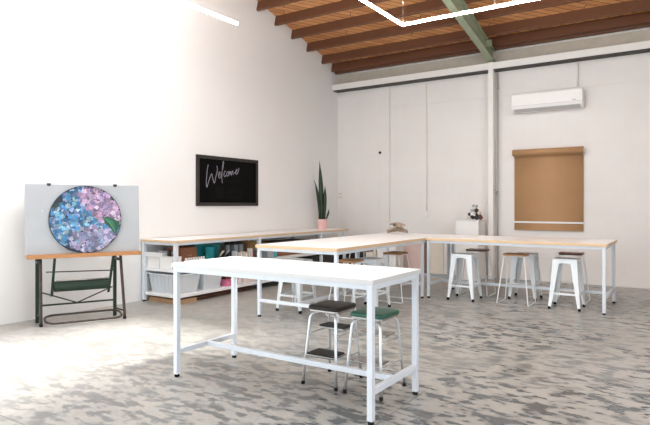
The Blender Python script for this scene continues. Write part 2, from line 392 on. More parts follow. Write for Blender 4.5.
table('work_table', 'wood-edged white worktable in front of the hanging brown paper roll', 3.272, 5.662, -2.793, -1.726, .878, .036, M['ply_edge'], (3.305, 5.624), (-2.758, -1.762), 'x', GT)

# ------------------------------------------------------------------ white metal stools
def make_tolix(label, loc, rz=0, H=.655):
    t = thing('metal_stool', label, 'stool', loc, rz, 'white metal stools under the worktables')
    # seat: rounded square pan with turned-down rim and a hand hole
    mb = MB(); a = .152; out = rrect(-a, a, -a, a, .035, 5); inn = [(.022 * math.cos(2 * PI * k / 24), .022 * math.sin(2 * PI * k / 24)) for k in range(24)]
    n = len(out)
    # match the outline to 24 points by angle
    ang = sorted(range(n), key=lambda i: math.atan2(out[i][1], out[i][0])); o2 = [out[i] for i in ang]
    i2 = [(.022 * math.cos(math.atan2(y, x)), .022 * math.sin(math.atan2(y, x))) for x, y in o2]
    mid = [(x * .78, y * .78) for x, y in o2]
    V = [(x, y, H - .006) for x, y in i2] + [(x, y, H - .004) for x, y in mid] + [(x, y, H) for x, y in o2] + [(x * 1.02, y * 1.02, H - .02) for x, y in o2] + [(x, y, H - .022) for x, y in [(p[0] * .97, p[1] * .97) for p in o2]] + [(x, y, H - .014) for x, y in i2]
    F = []
    for r in range(5):
        for i in range(n): j = (i + 1) % n; F.append((r * n + i, r * n + j, (r + 1) * n + j, (r + 1) * n + i))
    for i in range(n): j = (i + 1) % n; F.append((5 * n + i, 5 * n + j, j, i))
    mb.add(V, F); mb.build('seat', M['stool_white'], t)
    # apron: four sloping plates with an arched lower edge
    ap = MB(); B0 = .196                                  # half width at the floor
    def hw(z): return .148 + (B0 - .148) * max(0.0, 1 - z / (H - .02)) ** 1.05
    for q in range(4):
        R = Matrix.Rotation(q * PI / 2, 4, 'Z'); cols = []
        for i in range(9):
            s_ = -1 + 2 * i / 8; zb = H - .105 + .055 * (1 - abs(s_) ** 2.2); zt = H - .018
            cols.append((s_ * (hw(zb) - .004), -hw(zb), zb, s_ * (hw(zt) - .004), -hw(zt), zt))
        vs = [R @ Vector(c[:3]) for c in cols] + [R @ Vector(c[3:]) for c in cols] + [R @ Vector((c[0], c[1] + .006, c[2])) for c in cols] + [R @ Vector((c[3], c[4] + .006, c[5])) for c in cols]
        fs = []
        for i in range(8):
            fs += [(i, i + 1, 9 + i + 1, 9 + i), (18 + i, 27 + i, 28 + i, 19 + i), (i, 18 + i, 19 + i, i + 1), (9 + i, 10 + i, 28 + i, 27 + i)]
        fs += [(0, 9, 27, 18), (8, 26, 35, 17)]
        ap.add(vs, fs)
    ap.build('apron', M['stool_white'], t)
    for sx in (-1, 1):
        for sy in (-1, 1):
            l = MB(); Z = [.03, .15, .30, .45, H - .06]
            def wd(z): return .030 + .050 * (z / (H - .06)) ** .9
            prof = []
            for z in Z:
                c = hw(z); w = wd(z); e = .007
                prof.append([(sx * c, sy * c, z), (sx * (c - w), sy * c, z), (sx * (c - w), sy * (c - e), z), (sx * (c - e), sy * (c - e), z), (sx * (c - e), sy * (c - w), z), (sx * c, sy * (c - w), z)])
            vs = [p for r in prof for p in r]; fs = [list(range(6)), list(range(len(vs) - 6, len(vs)))]
            for r in range(len(Z) - 1):
                for i in range(6): j = (i + 1) % 6; fs.append((r * 6 + i, r * 6 + j, r * 6 + 6 + j, r * 6 + 6 + i))
            l.add(vs, fs); lo = l.build('leg', M['stool_white'], t)
            c = hw(.01) - .013
            MB().box(sx * c - .016, sx * c + .016, sy * c - .016, sy * c + .016, 0, .036).build('rubber_foot', M['black_rubber'], lo, bevel=.005)
    br_ = MB(); zb = .205; c = hw(zb) - .006
    br_.box(-c, c, -c - .004, -c + .004, zb - .012, zb + .012).box(-c, c, c - .004, c + .004, zb - .012, zb + .012)
    br_.box(-c - .004, -c + .004, -c, c, zb - .012, zb + .012).box(c - .004, c + .004, -c, c, zb - .012, zb + .012)
    br_.build('foot_brace', M['stool_white'], t)
    return t
tol = make_tolix('white metal stool in front of the white plinth, left end of the paper-roll table', (3.785, -2.57, 0))
dup(tol, 'white metal stool in front of the rightmost red-brown stool, near the table end', (5.15, -2.515, 0))
dup(tol, 'white metal stool behind a pale timber wire stool, set back under the table middle', (4.50, -2.02, 0))
dup(tol, 'white metal stool seen through the front table legs, beside the shelving', (2.262, -4.59, 0))
dup(tol, 'white metal stool between two timber-seated wire stools, behind the front table corner', (2.985, -3.93, 0))

def make_wire(label, seatmat, loc, rz=0):
    t = thing('wire_stool', label, 'stool', loc, rz, 'timber-seated wire stools under the worktables')
    H = .69; mb = MB(); n = 9; top, bot = [], []
    P = rrect(-.155, .155, -.140, .140, .05, 4)
    def dish(x, y): return -.010 * (1 - (x / .165) ** 2)
    # rings from the middle outwards give a gently dished saddle
    ks = [0.02, .4, .75, .94, 1]; m_ = len(P); vs = []
    for k in ks: vs += [(x * k, y * k, H + dish(x * k, y * k) - (.004 if k == 1 else 0)) for x, y in P]
    vs += [(x * .985, y * .985, H - .028) for x, y in P] + [(x * .02, y * .02, H - .03) for x, y in P]
    fs = []
    for r in range(len(ks) + 1):
        for i in range(m_): j = (i + 1) % m_; fs.append((r * m_ + i, r * m_ + j, (r + 1) * m_ + j, (r + 1) * m_ + i))
    fs.append(list(range(m_))); fs.append(list(range((len(ks) + 1) * m_, (len(ks) + 2) * m_)))
    mb.add(vs, fs, True); mb.build('seat', seatmat, t)
    r = .0075
    for s in (-1, 1):
        xt, xb, yt, yb = s * .135, s * .208, .115, .212; z0 = r
        pts = [(xt * .5, -yt, H - .037), (xt, -yt, H - .037)]
        fx = lambda f_: xt + (xb - xt) * f_
        pts += [(fx(f_), -(yt + (yb - yt) * f_), (H - .037) * (1 - f_) + z0 * f_) for f_ in (.04, .5, .94, .985)]
        pts += [(xb, -yb + .02, z0), (xb, 0, z0), (xb, yb - .02, z0)]
        pts += [(fx(f_), (yt + (yb - yt) * f_), (H - .037) * (1 - f_) + z0 * f_) for f_ in (.985, .94, .5, .04)] + [(xt, yt, H - .037), (xt * .5, yt, H - .037)]
        MB().tube(pts, r, 8).build('sled_leg', M['wire_white'], t)
    f_ = .62; z = (H - .037) * (1 - f_); xx = .135 + .073 * f_; yy = .115 + .097 * f_
    MB().tube([(-xx, -yy, z), (xx, -yy, z)], .006, 8).build('foot_rail', M['wire_white'], t)
    MB().box(-.13, .13, -.12, -.10, H - .036, H - .028).box(-.13, .13, .10, .12, H - .036, H - .028).build('seat_bracket', M['wire_white'], t)
    return t
wire = make_wire('wire sled stool with a pale timber seat, middle of the row before the paper roll', M['seat_light'], (4.50, -2.52 + .0, 0), PI)
def wire_at(label, mat, loc, rz):
    c = dup(wire, label, loc, rz)
    for ch in c.children:
        if ch.name.startswith('seat') and 'bracket' not in ch.name:
            ch.data = ch.data.copy(); ch.data.materials[0] = mat
    return c
wire_at('wire sled stool with a dark red-brown seat, below the small black-and-white ornament', M['seat_red'], (3.805, -2.04, 0), PI)
wire_at('wire sled stool with a dark red-brown seat, at the right end of the table', M['seat_red'], (5.11, -1.93, 0), PI)
wire_at('wire sled stool with an orange timber seat, nearest the front table', M['seat_light'], (3.0, -4.50, 0), PI / 2)
wire_at('wire sled stool with a mid-brown seat, in front of the pink board', M['seat_mid'], (3.0, -3.23, 0), PI / 2)
wire_at('wire sled stool with a brown seat, half hidden on the shelving side of the table', M['seat_mid'], (2.36, -3.08, 0), -PI / 2)

# ------------------------------------------------------------------ chrome step stools
def make_step(label, loc, seatmat, steps, H=.597):
    t = thing('step_stool', label, 'stool', loc, 0, 'chrome step stools under the front table')
    ax, ay = .148, .186                     # half spread of the feet
    tx, ty = .105, .125
    pan = MB().prism(rrect(-.132, .132, -.144, .144, .03, 5), H - .048, H - .030); pan.build('seat_pan', M['chrome_dull'], t, bevel=.003)
    P = rrect(-.138, .138, -.150, .150, .035, 6); m_ = len(P); vs = []
    for k, z in ((.97, H - .032), (1, H - .026), (1, H - .012), (.97, H - .004), (.85, H - .0005), (.02, H)): vs += [(x * k, y * k, z) for x, y in P]
    fs = [list(range(m_))[::-1], list(range(5 * m_, 6 * m_))]
    for r in range(5):
        for i in range(m_): j = (i + 1) % m_; fs.append((r * m_ + i, r * m_ + j, (r + 1) * m_ + j, (r + 1) * m_ + i))
    MB().add(vs, fs, True).build('seat', seatmat, t)
    for sx in (-1, 1):
        for sy in (-1, 1):
            z1 = H - .058
            pts = [(sx * .05, sy * .07, z1), (sx * .085, sy * .105, z1), (sx * .105, sy * .125, z1 - .012), (sx * .116, sy * .136, z1 - .035)]
            for f_ in (.25, .6, 1): pts.append((sx * (.116 + (ax - .116) * f_), sy * (.136 + (ay - .136) * f_), (z1 - .035) * (1 - f_) + .02 * f_))
            l = MB().tube(pts, .0115, 10).build('leg', M['chrome'], t)
            MB().lathe([(.013, 0), (.0145, .003), (.0145, .022), (.012, .025)], 14, (sx * ax, sy * ay)).build('rubber_foot', M['black_rubber'], l)
    for kind, z, y0, y1, hw in steps:
        if kind == 'tread':
            s_ = MB().box(-hw, hw, y0, y1, z - .018, z - .004).build('step', M['chrome_dull'], t, bevel=.003)
            MB().prism(rrect(-hw + .004, hw - .004, y0 + .003, y1 - .003, .012, 3), z - .004, z + .004).build('step_mat', M['black_vinyl'], s_)
        else:
            s_ = MB().box(-hw, hw, y0, y1, z - .012, z).build('step', M['chrome_dull'], t, bevel=.003)
    for z in (.40, .225):
        f_ = 1 - z / (H - .06); xx = .116 + (ax - .116) * f_; yy = .136 + (ay - .136) * f_
        MB().tube([(-xx, -yy, z - .02), (-xx, yy, z - .02)], .006, 8).build('side_rail', M['chrome'], t)
        MB().tube([(xx, -yy, z - .02), (xx, yy, z - .02)], .006, 8).build('side_rail', M['chrome'], t)
    return t
make_step('chrome step stool with a black padded seat and two black treads', (4.207, -6.77, 0), M['black_vinyl'], [('tread', .42, -.03, .12, .118), ('tread', .235, -.185, -.01, .125)])
make_step('chrome step stool with a green padded seat', (4.578, -6.767, 0), M['green_vinyl'], [('plate', .42, -.05, .10, .118), ('plate', .235, -.17, -.02, .125)], .583)

# ------------------------------------------------------------------ shelving bench along the left wall
SY0, SY1, SX, SH = -5.262, -.752, .728, .875
t = thing('storage_bench', 'long low white shelving bench with a timber-edged top along the left wall', 'shelf', (0, 0, 0))
mb = MB(); a = (.015, SX, SY0, SY1, SH - .032, SH)
v8 = [(x, y, z) for z in (a[4], a[5]) for x, y in ((a[0], a[2]), (a[1], a[2]), (a[1], a[3]), (a[0], a[3]))]
mb.add(v8, [(3, 2, 1, 0), (4, 5, 6, 7)]); mb.mat(1).add(v8, [(0, 1, 5, 4), (1, 2, 6, 5), (2, 3, 7, 6), (3, 0, 4, 7)])
mb.build('worktop', [M['laminate'], M['ply_edge']], t)
LYS = [SY0 + .03, -3.50, -1.70, -.86]
MZ, BZ = .475, .130
for y in LYS:
    for x in (.05, SX - .03):
        l = MB().box(x - .025, x + .025, y - .025, y + .025, .02, SH - .032).build('leg', M['white_metal'], t, bevel=.003)
        MB().lathe([(.02, 0), (.02, .015), (.014, .02)], 12, (x, y)).build('foot_cap', M['black_rubber'], l)
mb = MB()
for y in LYS: mb.box(.075, SX - .055, y - .02, y + .02, SH - .067, SH - .032)
for x in (.05, SX - .03):
    for p, q in zip(LYS[:-1], LYS[1:]): mb.box(x - .02, x + .02, p + .025, q - .025, SH - .067, SH - .032)
mb.build('frame_rail', M['white_metal'], t, bevel=.003)
for z, nm in ((MZ, 'shelf'), (BZ, 'shelf')):
    for p, q in zip(LYS[:2], LYS[1:3]):
        MB().box(.03, SX - .006, p + (.0 if p == LYS[0] else .026), q - .026, z - .04, z).build(nm, M['plastic_white'], t, bevel=.003)
MB().box(.03, SX - .006, LYS[2] + .026, LYS[3], BZ - .04, BZ).build('shelf', M['plastic_white'], t, bevel=.003)

# ---- things on the shelves
def carton(name, label, cat, c, s, mat, group=None, lid=None, rz=0):
    t = thing(name, label, cat, c, rz, group); w, d, h = s
    if lid:
        MB().box(-w / 2, w / 2, -d / 2, d / 2, 0, h * .80).build('body', mat, t, bevel=.004)
        MB().box(-w / 2 - .006, w / 2 + .006, -d / 2 - .006, d / 2 + .006, h * .80, h).build('lid', lid, t, bevel=.006)
    else:
        g = .006
        mb = MB().box(-w / 2, w / 2, -d / 2, d / 2, 0, h)
        mb.build('body', mat, t, bevel=.004)
        f = MB().box(-w / 2, w / 2, -d / 2, -g / 2, h, h + .004).box(-w / 2, w / 2, g / 2, d / 2, h, h + .004); f.build('flap', mat, t)
    return t
def tub(label, c, s, fill, ribs=False, lid=None):
    t = thing('storage_tub', label, 'tub', c, 0, 'clear plastic tubs on the bottom shelf'); w, d, h = s; k = .86; e = .004
    def ring(q, z, off=0): return [(sx * (w / 2 * q - off), sy * (d / 2 * q - off), z) for sx, sy in ((-1, -1), (1, -1), (1, 1), (-1, 1))]
    vs = ring(k, 0) + ring(1, h) + ring(1, h, e) + ring(k, e, e)
    fs = [(3, 2, 1, 0)] + [(i, (i + 1) % 4, 4 + (i + 1) % 4, 4 + i) for i in range(4)] + [(4 + i, 4 + (i + 1) % 4, 8 + (i + 1) % 4, 8 + i) for i in range(4)] + [(8 + i, 8 + (i + 1) % 4, 12 + (i + 1) % 4, 12 + i) for i in range(4)] + [(12, 13, 14, 15)]
    MB().add(vs, fs).build('body', M['tub'], t)
    rim = MB()
    o_ = .010
    rim.box(-w / 2 - o_, w / 2 + o_, -d / 2 - o_, -d / 2 + .002, h - .018, h).box(-w / 2 - o_, w / 2 + o_, d / 2 - .002, d / 2 + o_, h - .018, h)
    rim.box(-w / 2 - o_, -w / 2 + .002, -d / 2, d / 2, h - .018, h).box(w / 2 - .002, w / 2 + o_, -d / 2, d / 2, h - .018, h)
    rim.build('rim', M['plastic_white'], t)
    if ribs:
        rb = MB()
        for i in range(6):
            x = -w * .36 + i * w * .72 / 5
            rb.hexa([(x * .9 - .006, -d / 2 * k - .006, .03), (x * .9 + .006, -d / 2 * k - .006, .03), (x * .9 + .006, -d / 2 * k, .03), (x * .9 - .006, -d / 2 * k, .03)],
                    [(x - .006, -d / 2 - .006, h - .02), (x + .006, -d / 2 - .006, h - .02), (x + .006, -d / 2, h - .02), (x - .006, -d / 2, h - .02)])
        rb.build('ribs', M['tub'], t)
    fm = MB(); random.seed(int(w * 1000))
    for i in range(7):
        r = .045 + random.random() * .02; x = (random.random() - .5) * (w * .8 - 2 * r); z = .006 + r + (i % 2) * 1.1 * r; 
        y0 = -d * .36; y1 = d * .36
        fm.tube([(x, y0, z), (x, y1, z)], r, 12)
    fm.build('paper_rolls', fill, t)
    return t
tub('clear ribbed tub at the near end of the bottom shelf', (.375, -4.965, BZ), (.57, .45, .27), M['paper_white'], True)
tub('clear tub of pale paper, second from the near end of the bottom shelf', (.40, -4.50, BZ), (.56, .38, .26), M['grey_item'])
carton('storage_box', 'bright pink box on the bottom shelf under dark packets', 'box', (.47, -4.10, BZ), (.42, .26, .10), M['pink_item'], lid=M['pink_item'])
carton('packet', 'dark brown packet lying on the pink box', 'packet', (.47, -4.10, BZ + .1005), (.36, .22, .075), M['dark_wood'])
carton('storage_box', 'pale pink lidded carton on the bottom shelf beside the bench leg', 'box', (.48, -3.695, BZ), (.38, .26, .14), M['pinkish_carton'], lid=M['white_box'])
carton('storage_box', 'plain white carton on the bottom shelf behind the front table leg', 'box', (.46, -3.905, BZ), (.36, .11, .16), M['white_box'])
t = thing('cardboard_sheet', 'flat folded cardboard on the floor under the bench end', 'cardboard', (.40, -5.02, 0))
for i in range(3): MB().box(-.30, .30, -.17, .17, .02 * i, .02 * i + .018).build('sheet', M['cardboard'], t, bevel=.002)
t = thing('timber_offcut', 'dark timber offcut lying on the floor under the bench', 'timber', (.42, -4.2, 0))
MB().box(-.20, .20, -.60, .60, 0, .045).build('plank', M['dark_wood'], t, bevel=.003); MB().box(-.15, .15, -.55, .55, .045, .075).build('plank', M['red_wood'], t, bevel=.003)
# middle shelf, near bay
carton('storage_box', 'white carton on the middle shelf at the wall side of the bench end', 'box', (.21, -5.11, MZ), (.26, .20, .155), M['white_box'])
carton('storage_box', 'white carton at the front corner of the middle shelf', 'box', (.485, -5.135, MZ), (.26, .16, .165), M['white_box'])
t = thing('tray', 'shallow white tray resting on the white carton by the wall', 'tray', (.22, -5.10, MZ + .1595))
MB().prism(rrect(-.17, .17, -.13, .13, .03), 0, .012).build('base', M['plastic_white'], t)
mb = MB(); o1 = rrect(-.17, .17, -.13, .13, .03); n = len(o1)
vs = [(x, y, .012) for x, y in o1] + [(x * 1.06, y * 1.06, .062) for x, y in o1] + [(x * 1.03, y * 1.03, .062) for x, y in o1] + [(x * .97, y * .97, .012) for x, y in o1]
mb.add(vs, [(r * n + i, r * n + (i + 1) % n, ((r + 1) % 4) * n + (i + 1) % n, ((r + 1) % 4) * n + i) for r in range(4) for i in range(n)]); mb.build('rim', M['plastic_white'], t)
def bottle(name, label, cat, c, r, h, mat, cap, group=None):
    t = thing(name, label, cat, c, 0, group)
    MB().lathe([(r * .9, 0), (r, .006), (r, h * .62), (r * .45, h * .78), (r * .42, h * .86)], 16).build('body', mat, t)
    MB().lathe([(r * .5, h * .84), (r * .5, h), (r * .3, h)], 14).build('cap', cap, t); return t
bottle('bottle', 'small black bottle on the front white carton, nearer the wall', 'bottle', (.44, -5.12, MZ + .1695), .028, .10, M['black_item'], M['black_item'], 'black bottles on the white carton')
bottle('bottle', 'small black bottle on the front white carton, nearer the bench leg', 'bottle', (.55, -5.11, MZ + .1695), .025, .075, M['black_item'], M['grey_item'], 'black bottles on the white carton')
jar0 = None
for i in range(8):
    loc = (.665, -5.02 + .048 * i, MZ)
    if jar0 is None:
        jar0 = thing('paint_jar', 'white paint jar in the front row on the middle shelf', 'jar', loc, 0, 'white paint jars in a row on the shelf')
        MB().lathe([(.018, 0), (.020, .005), (.020, .115), (.014, .125)], 16).build('body', M['plastic_white'], jar0)
        MB().lathe([(.016, .124), (.016, .142), (.013, .145)], 16).build('lid', M['paper_white'], jar0)
    else: dup(jar0, jar0['label'], loc)
def basket(label, c, s, mat):
    t = thing('basket', label, 'basket', c, 0, 'brown baskets on the middle shelf'); w, d, h = s; e = .012
    mb = MB().box(-w / 2, w / 2, -d / 2, d / 2, 0, .012)
    mb.box(-w / 2, w / 2, -d / 2, -d / 2 + e, .012, h).box(-w / 2, w / 2, d / 2 - e, d / 2, .012, h).box(-w / 2, -w / 2 + e, -d / 2 + e, d / 2 - e, .012, h).box(w / 2 - e, w / 2, -d / 2 + e, d / 2 - e, .012, h)
    mb.build('body', mat, t)
    MB().tube([(x, y, h) for x, y in rrect(-w / 2 + .004, w / 2 - .004, -d / 2 + .004, d / 2 - .004, .02, 3)], .011, 8, True).build('rim', mat, t)
    MB().box(-w / 2 + .02, w / 2 - .02, -d / 2 + .02, d / 2 - .02, h - .05, h - .02).build('lid', mat, t, bevel=.01)
    MB().tube([(w / 2 + .006, -.04, h * .7), (w / 2 + .02, -.03, h * .62), (w / 2 + .02, .03, h * .62), (w / 2 + .006, .04, h * .7)], .005, 6).build('handle', M['cardboard'], t)
basket('brown wicker basket directly behind the paint jars on the middle shelf', (.42, -4.87, MZ), (.28, .30, .27), M['basket'])
basket('small red-brown basket at the back behind the white cartons', (.16, -4.85, MZ), (.16, .18, .21), M['red_wood'])
t = thing('storage_crate', 'teal crate at the back of the middle shelf', 'crate', (.26, -4.36, MZ))
MB().box(-.16, .16, -.26, .26, 0, .29).build('body', M['teal'], t, bevel=.012); MB().box(-.168, .168, -.268, .268, .26, .30).build('rim', M['teal'], t, bevel=.006)
MB().box(.161, .166, -.06, .06, .17, .21).build('handle_slot', M['black_item'], t)
t = thing('bucket', 'turquoise bucket in front of the teal crate', 'bucket', (.52, -4.43, MZ))
MB().lathe([(.062, 0), (.075, .25), (.079, .25), (.079, .262), (.070, .262), (.066, .245), (.058, .01)], 20).build('body', M['turquoise'], t)
MB().tube([(.075 * math.cos(a_), .075 * math.sin(a_) * .4, .25 + .03 * math.sin(a_)) for a_ in [PI * k / 10 for k in range(11)]], .004, 6).build('handle', M['chrome_dull'], t)
t = thing('tray', 'black tray of small tools in front of the turquoise bucket', 'tray', (.62, -4.195, MZ))
MB().box(-.09, .09, -.14, .14, 0, .10).build('body', M['black_item'], t, bevel=.008)
for i, (m_, y) in enumerate((('cream_item', -.08), ('black_item', -.02), ('grey_item', .04), ('black_item', .09))):
    MB().tube([(-.05, y, .10), (.02, y + .02, .19 + .012 * (i % 2))], .013, 8).build('tool', M[m_], t)
g0 = None
for i, (x, y) in enumerate(((.40, -3.92), (.40, -3.80), (.40, -3.68), (.52, -3.86), (.52, -3.74))):
    if g0 is None:
        g0 = thing('glass_jar', 'tall grey glass jar standing behind the white paper rack', 'jar', (x, y, MZ), 0, 'tall glass jars on the middle shelf')
        MB().lathe([(.040, 0), (.043, .006), (.043, .24), (.036, .262)], 18).build('body', M['jar'], g0)
        MB().lathe([(.037, .26), (.037, .286), (.03, .29)], 18).build('lid', M['black_item'], g0)
    else: dup(g0, g0['label'], (x, y, MZ))
t = thing('paper_rack', 'white wire rack of papers at the front of the middle shelf', 'rack', (.64, -3.82, MZ))
MB().box(-.05, .05, -.20, .17, 0, .012).box(-.05, .05, -.20, -.19, .012, .17).box(-.05, .05, .16, .17, .012, .19).build('frame', M['plastic_white'], t)
for i in range(5): MB().box(-.045, .045, -.15 + .06 * i, -.13 + .06 * i, .012, .13 + .012 * (i % 3)).build('paper_stack', M['paper_white'] if i % 2 else M['cream_item'], t)
bottle('bottle', 'small red bottle at the front of the middle shelf beside the white rack', 'bottle', (.66, -3.615, MZ), .022, .16, M['red_item'], M['red_item'])
t = thing('kraft_panel', 'brown panel standing behind the red bottle', 'panel', (.25, -3.60, MZ))
MB().box(-.20, .33, -.018, -.004, 0, .33).box(-.20, .33, .004, .018, 0, .31).build('sheet', M['kraft_panel'], t, bevel=.002)
# middle shelf, second bay
for i, (lab, mt, z, d, h) in enumerate((('lowest dark plank of the timber stack in the second shelf bay', 'red_wood', 0, .46, .08), ('middle dark plank of the timber stack in the second shelf bay', 'dark_wood', .08, .42, .09), ('topmost dark plank of the timber stack in the second shelf bay', 'dark_wood', .17, .36, .07))):
    t = thing('timber_plank', lab, 'timber', (.36, -2.52 + .03 * i, MZ + z), 0, 'stacked planks in the second shelf bay')
    MB().box(-d / 2, d / 2, -.50, .60, 0, h).build('board', M[mt], t, bevel=.003)
    MB().box(-d / 2, d / 2, -.506, -.50, .006, h - .006).build('end_face', M['gold_item'], t)
carton('storage_box', 'grey carton at the near end of the second shelf bay', 'box', (.52, -3.16, MZ), (.30, .17, .15), M['grey_item'], lid=M['plastic_white'])
bottle('bottle', 'teal squeeze bottle beside the grey carton in the second bay', 'bottle', (.66, -3.035, MZ), .03, .13, M['turquoise'], M['plastic_white'])
carton('storage_box', 'ochre carton at the back of the second shelf bay', 'box', (.22, -3.25, MZ), (.22, .26, .26), M['gold_item'])
# bottom shelf, second and third bays
carton('storage_crate', 'grey crate on the bottom shelf seen under the wood-edged table', 'crate', (.48, -2.35, BZ), (.40, .36, .26), M['plastic_white'], lid=M['grey_item'])
carton('storage_crate', 'black crate on the bottom shelf beside the far bench leg', 'crate', (.46, -1.86, BZ), (.42, .22, .27), M['black_item'], lid=M['black_item'])
carton('storage_crate', 'black crate on the end shelf below the pink plant pot', 'crate', (.46, -1.36, BZ), (.42, .40, .32), M['black_item'], lid=M['black_item'])
carton('storage_crate', 'black crate on the floor past the far bench end', 'crate', (.72, -.42, 0), (.66, .40, .44), M['black_item'], lid=M['black_item'])

# ------------------------------------------------------------------ snake plant
t = thing('snake_plant', 'tall snake plant in a pink pot on the shelving bench', 'plant', (.36, -1.15, SH))
MB().lathe([(.084, 0), (.088, .004), (.103, .190), (.103, .199), (.094, .199), (.090, .165)], 24).build('pot', M['pink_pot'], t)
MB().lathe([(.090, .155), (.091, .168), (.02, .176)], 20).build('soil', M['soil'], t)
def blade(base, tip, w, tw, bow=(0, 0)):
    n = 12; L, Rr, Cc = [], [], []
    b0 = Vector(base); b1 = Vector(tip); vs = []
    for i in range(n + 1):
        f_ = i / n; p = b0.lerp(b1, f_) + Vector((bow[0], bow[1], 0)) * math.sin(PI * f_)
        ww = 1.2 * w * (.55 + .9 * f_ if f_ < .5 else 1.0) * (1 if f_ < .55 else max(.03, 1 - ((f_ - .55) / .45) ** 1.7)); a_ = tw + .5 * f_
        u = Vector((math.cos(a_), math.sin(a_), 0)); nn = Vector((-math.sin(a_), math.cos(a_), 0))
        vs += [p - u * ww, p + nn * .006 - nn * .010, p + u * ww, p + nn * .012]
    fs = [(i * 4 + k, i * 4 + (k + 1) % 4, i * 4 + 4 + (k + 1) % 4, i * 4 + 4 + k) for i in range(n) for k in range(4)] + [(0, 1, 2, 3)]
    return MB().add(vs, fs, True)
for bs, tp, w, tw, bow in (((-.01, 0, .18), (-.05, -.03, 1.355), .040, .6, (.01, .0)), ((-.05, -.02, .18), (-.13, -.09, .97), .036, .9, (.02, .03)), ((.03, .02, .18), (.045, .03, .86), .034, .3, (0, 0)),
                           ((.06, .03, .18), (.115, .07, .40), .020, .7, (.01, 0)), ((.02, -.04, .18), (.03, -.05, .62), .034, 1.2, (0, 0)), ((-.03, .04, .18), (-.06, .02, .74), .036, .2, (0, 0))):
    blade(bs, tp, w, tw, bow).build('leaf', M['leaf'], t)

# ------------------------------------------------------------------ chalkboard
KY0, KY1, KZ0, KZ1 = -4.212, -2.732, 1.342, 2.158
t = thing('chalkboard', 'framed black board with white Welcome lettering on the left wall', 'chalkboard', (0, (KY0 + KY1) / 2, KZ0))
w, h = (KY1 - KY0) / 2, KZ1 - KZ0; fw = .055
MB().box(.004, .022, -w + .02, w - .02, .02, h - .02).build('panel', M['chalkboard'], t)
mb = MB()
mb.box(0, .035, -w, w, 0, fw).box(0, .035, -w, w, h - fw, h).box(0, .035, -w, -w + fw, fw, h - fw).box(0, .035, w - fw, w, fw, h - fw)
mb.build('frame', M['frame_grey'], t, bevel=.005)
STROKES = [
 [(-3.959, 2.012), (-3.982, 1.916), (-3.998, 1.783), (-4.003, 1.688), (-3.99, 1.647), (-3.966, 1.699), (-3.925, 1.795), (-3.882, 1.864), (-3.861, 1.798), (-3.824, 1.717), (-3.792, 1.81), (-3.759, 1.908), (-3.754, 1.966), (-3.77, 2.0)],
 [(-3.732, 1.836), (-3.699, 1.862), (-3.688, 1.896), (-3.71, 1.901), (-3.727, 1.861), (-3.716, 1.809), (-3.677, 1.824), (-3.636, 1.934), (-3.606, 2.053), (-3.617, 2.081), (-3.633, 1.992), (-3.65, 1.835), (-3.639, 1.719)],
 [(-3.561, 1.922), (-3.583, 1.917), (-3.6, 1.867), (-3.583, 1.828), (-3.55, 1.859)],
 [(-3.516, 1.915), (-3.537, 1.88), (-3.521, 1.841), (-3.490, 1.872), (-3.488, 1.912), (-3.516, 1.915)],
 [(-3.476, 1.855), (-3.462, 1.925), (-3.448, 1.884), (-3.432, 1.926), (-3.425, 1.858), (-3.402, 1.916), (-3.385, 1.934), (-3.378, 1.87)],
 [(-3.355, 1.90), (-3.30, 1.925), (-3.279, 1.955), (-3.291, 1.967), (-3.310, 1.94), (-3.312, 1.895), (-3.285, 1.887), (-3.249, 1.933), (-3.232, 1.995)]]
cy = (KY0 + KY1) / 2
def smooth(P, n=6):
    out = []
    for i in range(len(P) - 1):
        p0, p1, p2, p3 = P[max(i - 1, 0)], P[i], P[i + 1], P[min(i + 2, len(P) - 1)]
        for k in range(n):
            u = k / n
            out.append(tuple(.5 * (2 * p1[d] + (p2[d] - p0[d]) * u + (2 * p0[d] - 5 * p1[d] + 4 * p2[d] - p3[d]) * u * u + (3 * p1[d] - p0[d] - 3 * p2[d] + p3[d]) * u ** 3) for d in (0, 1)))
    return out + [P[-1]]
mb = MB()
for S in STROKES:
    Q = smooth(S); L, R = [], []
    for i, (y, z) in enumerate(Q):
        a_, b_ = Q[max(i - 1, 0)], Q[min(i + 1, len(Q) - 1)]; dy, dz = b_[0] - a_[0], b_[1] - a_[1]; l = math.hypot(dy, dz) or 1
        hw = .0075; L.append((.0235, y - cy - dz / l * hw, z - KZ0 + dy / l * hw)); R.append((.0235, y - cy + dz / l * hw, z - KZ0 - dy / l * hw))
    n = len(Q); mb.add(L + R, [(i, i + 1, n + i + 1, n + i) for i in range(n - 1)])
mb.build('welcome_lettering', M['chalk'], t)
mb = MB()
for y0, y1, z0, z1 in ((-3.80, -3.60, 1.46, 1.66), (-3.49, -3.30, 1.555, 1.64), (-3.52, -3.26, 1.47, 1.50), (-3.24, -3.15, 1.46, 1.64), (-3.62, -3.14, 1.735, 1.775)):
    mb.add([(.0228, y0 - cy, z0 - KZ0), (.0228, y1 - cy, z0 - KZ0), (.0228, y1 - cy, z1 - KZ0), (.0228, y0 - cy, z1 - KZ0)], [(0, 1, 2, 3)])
mb.build('faint_grey_blocks', M['grey_faint'], t)  # faint grey rectangles below the lettering

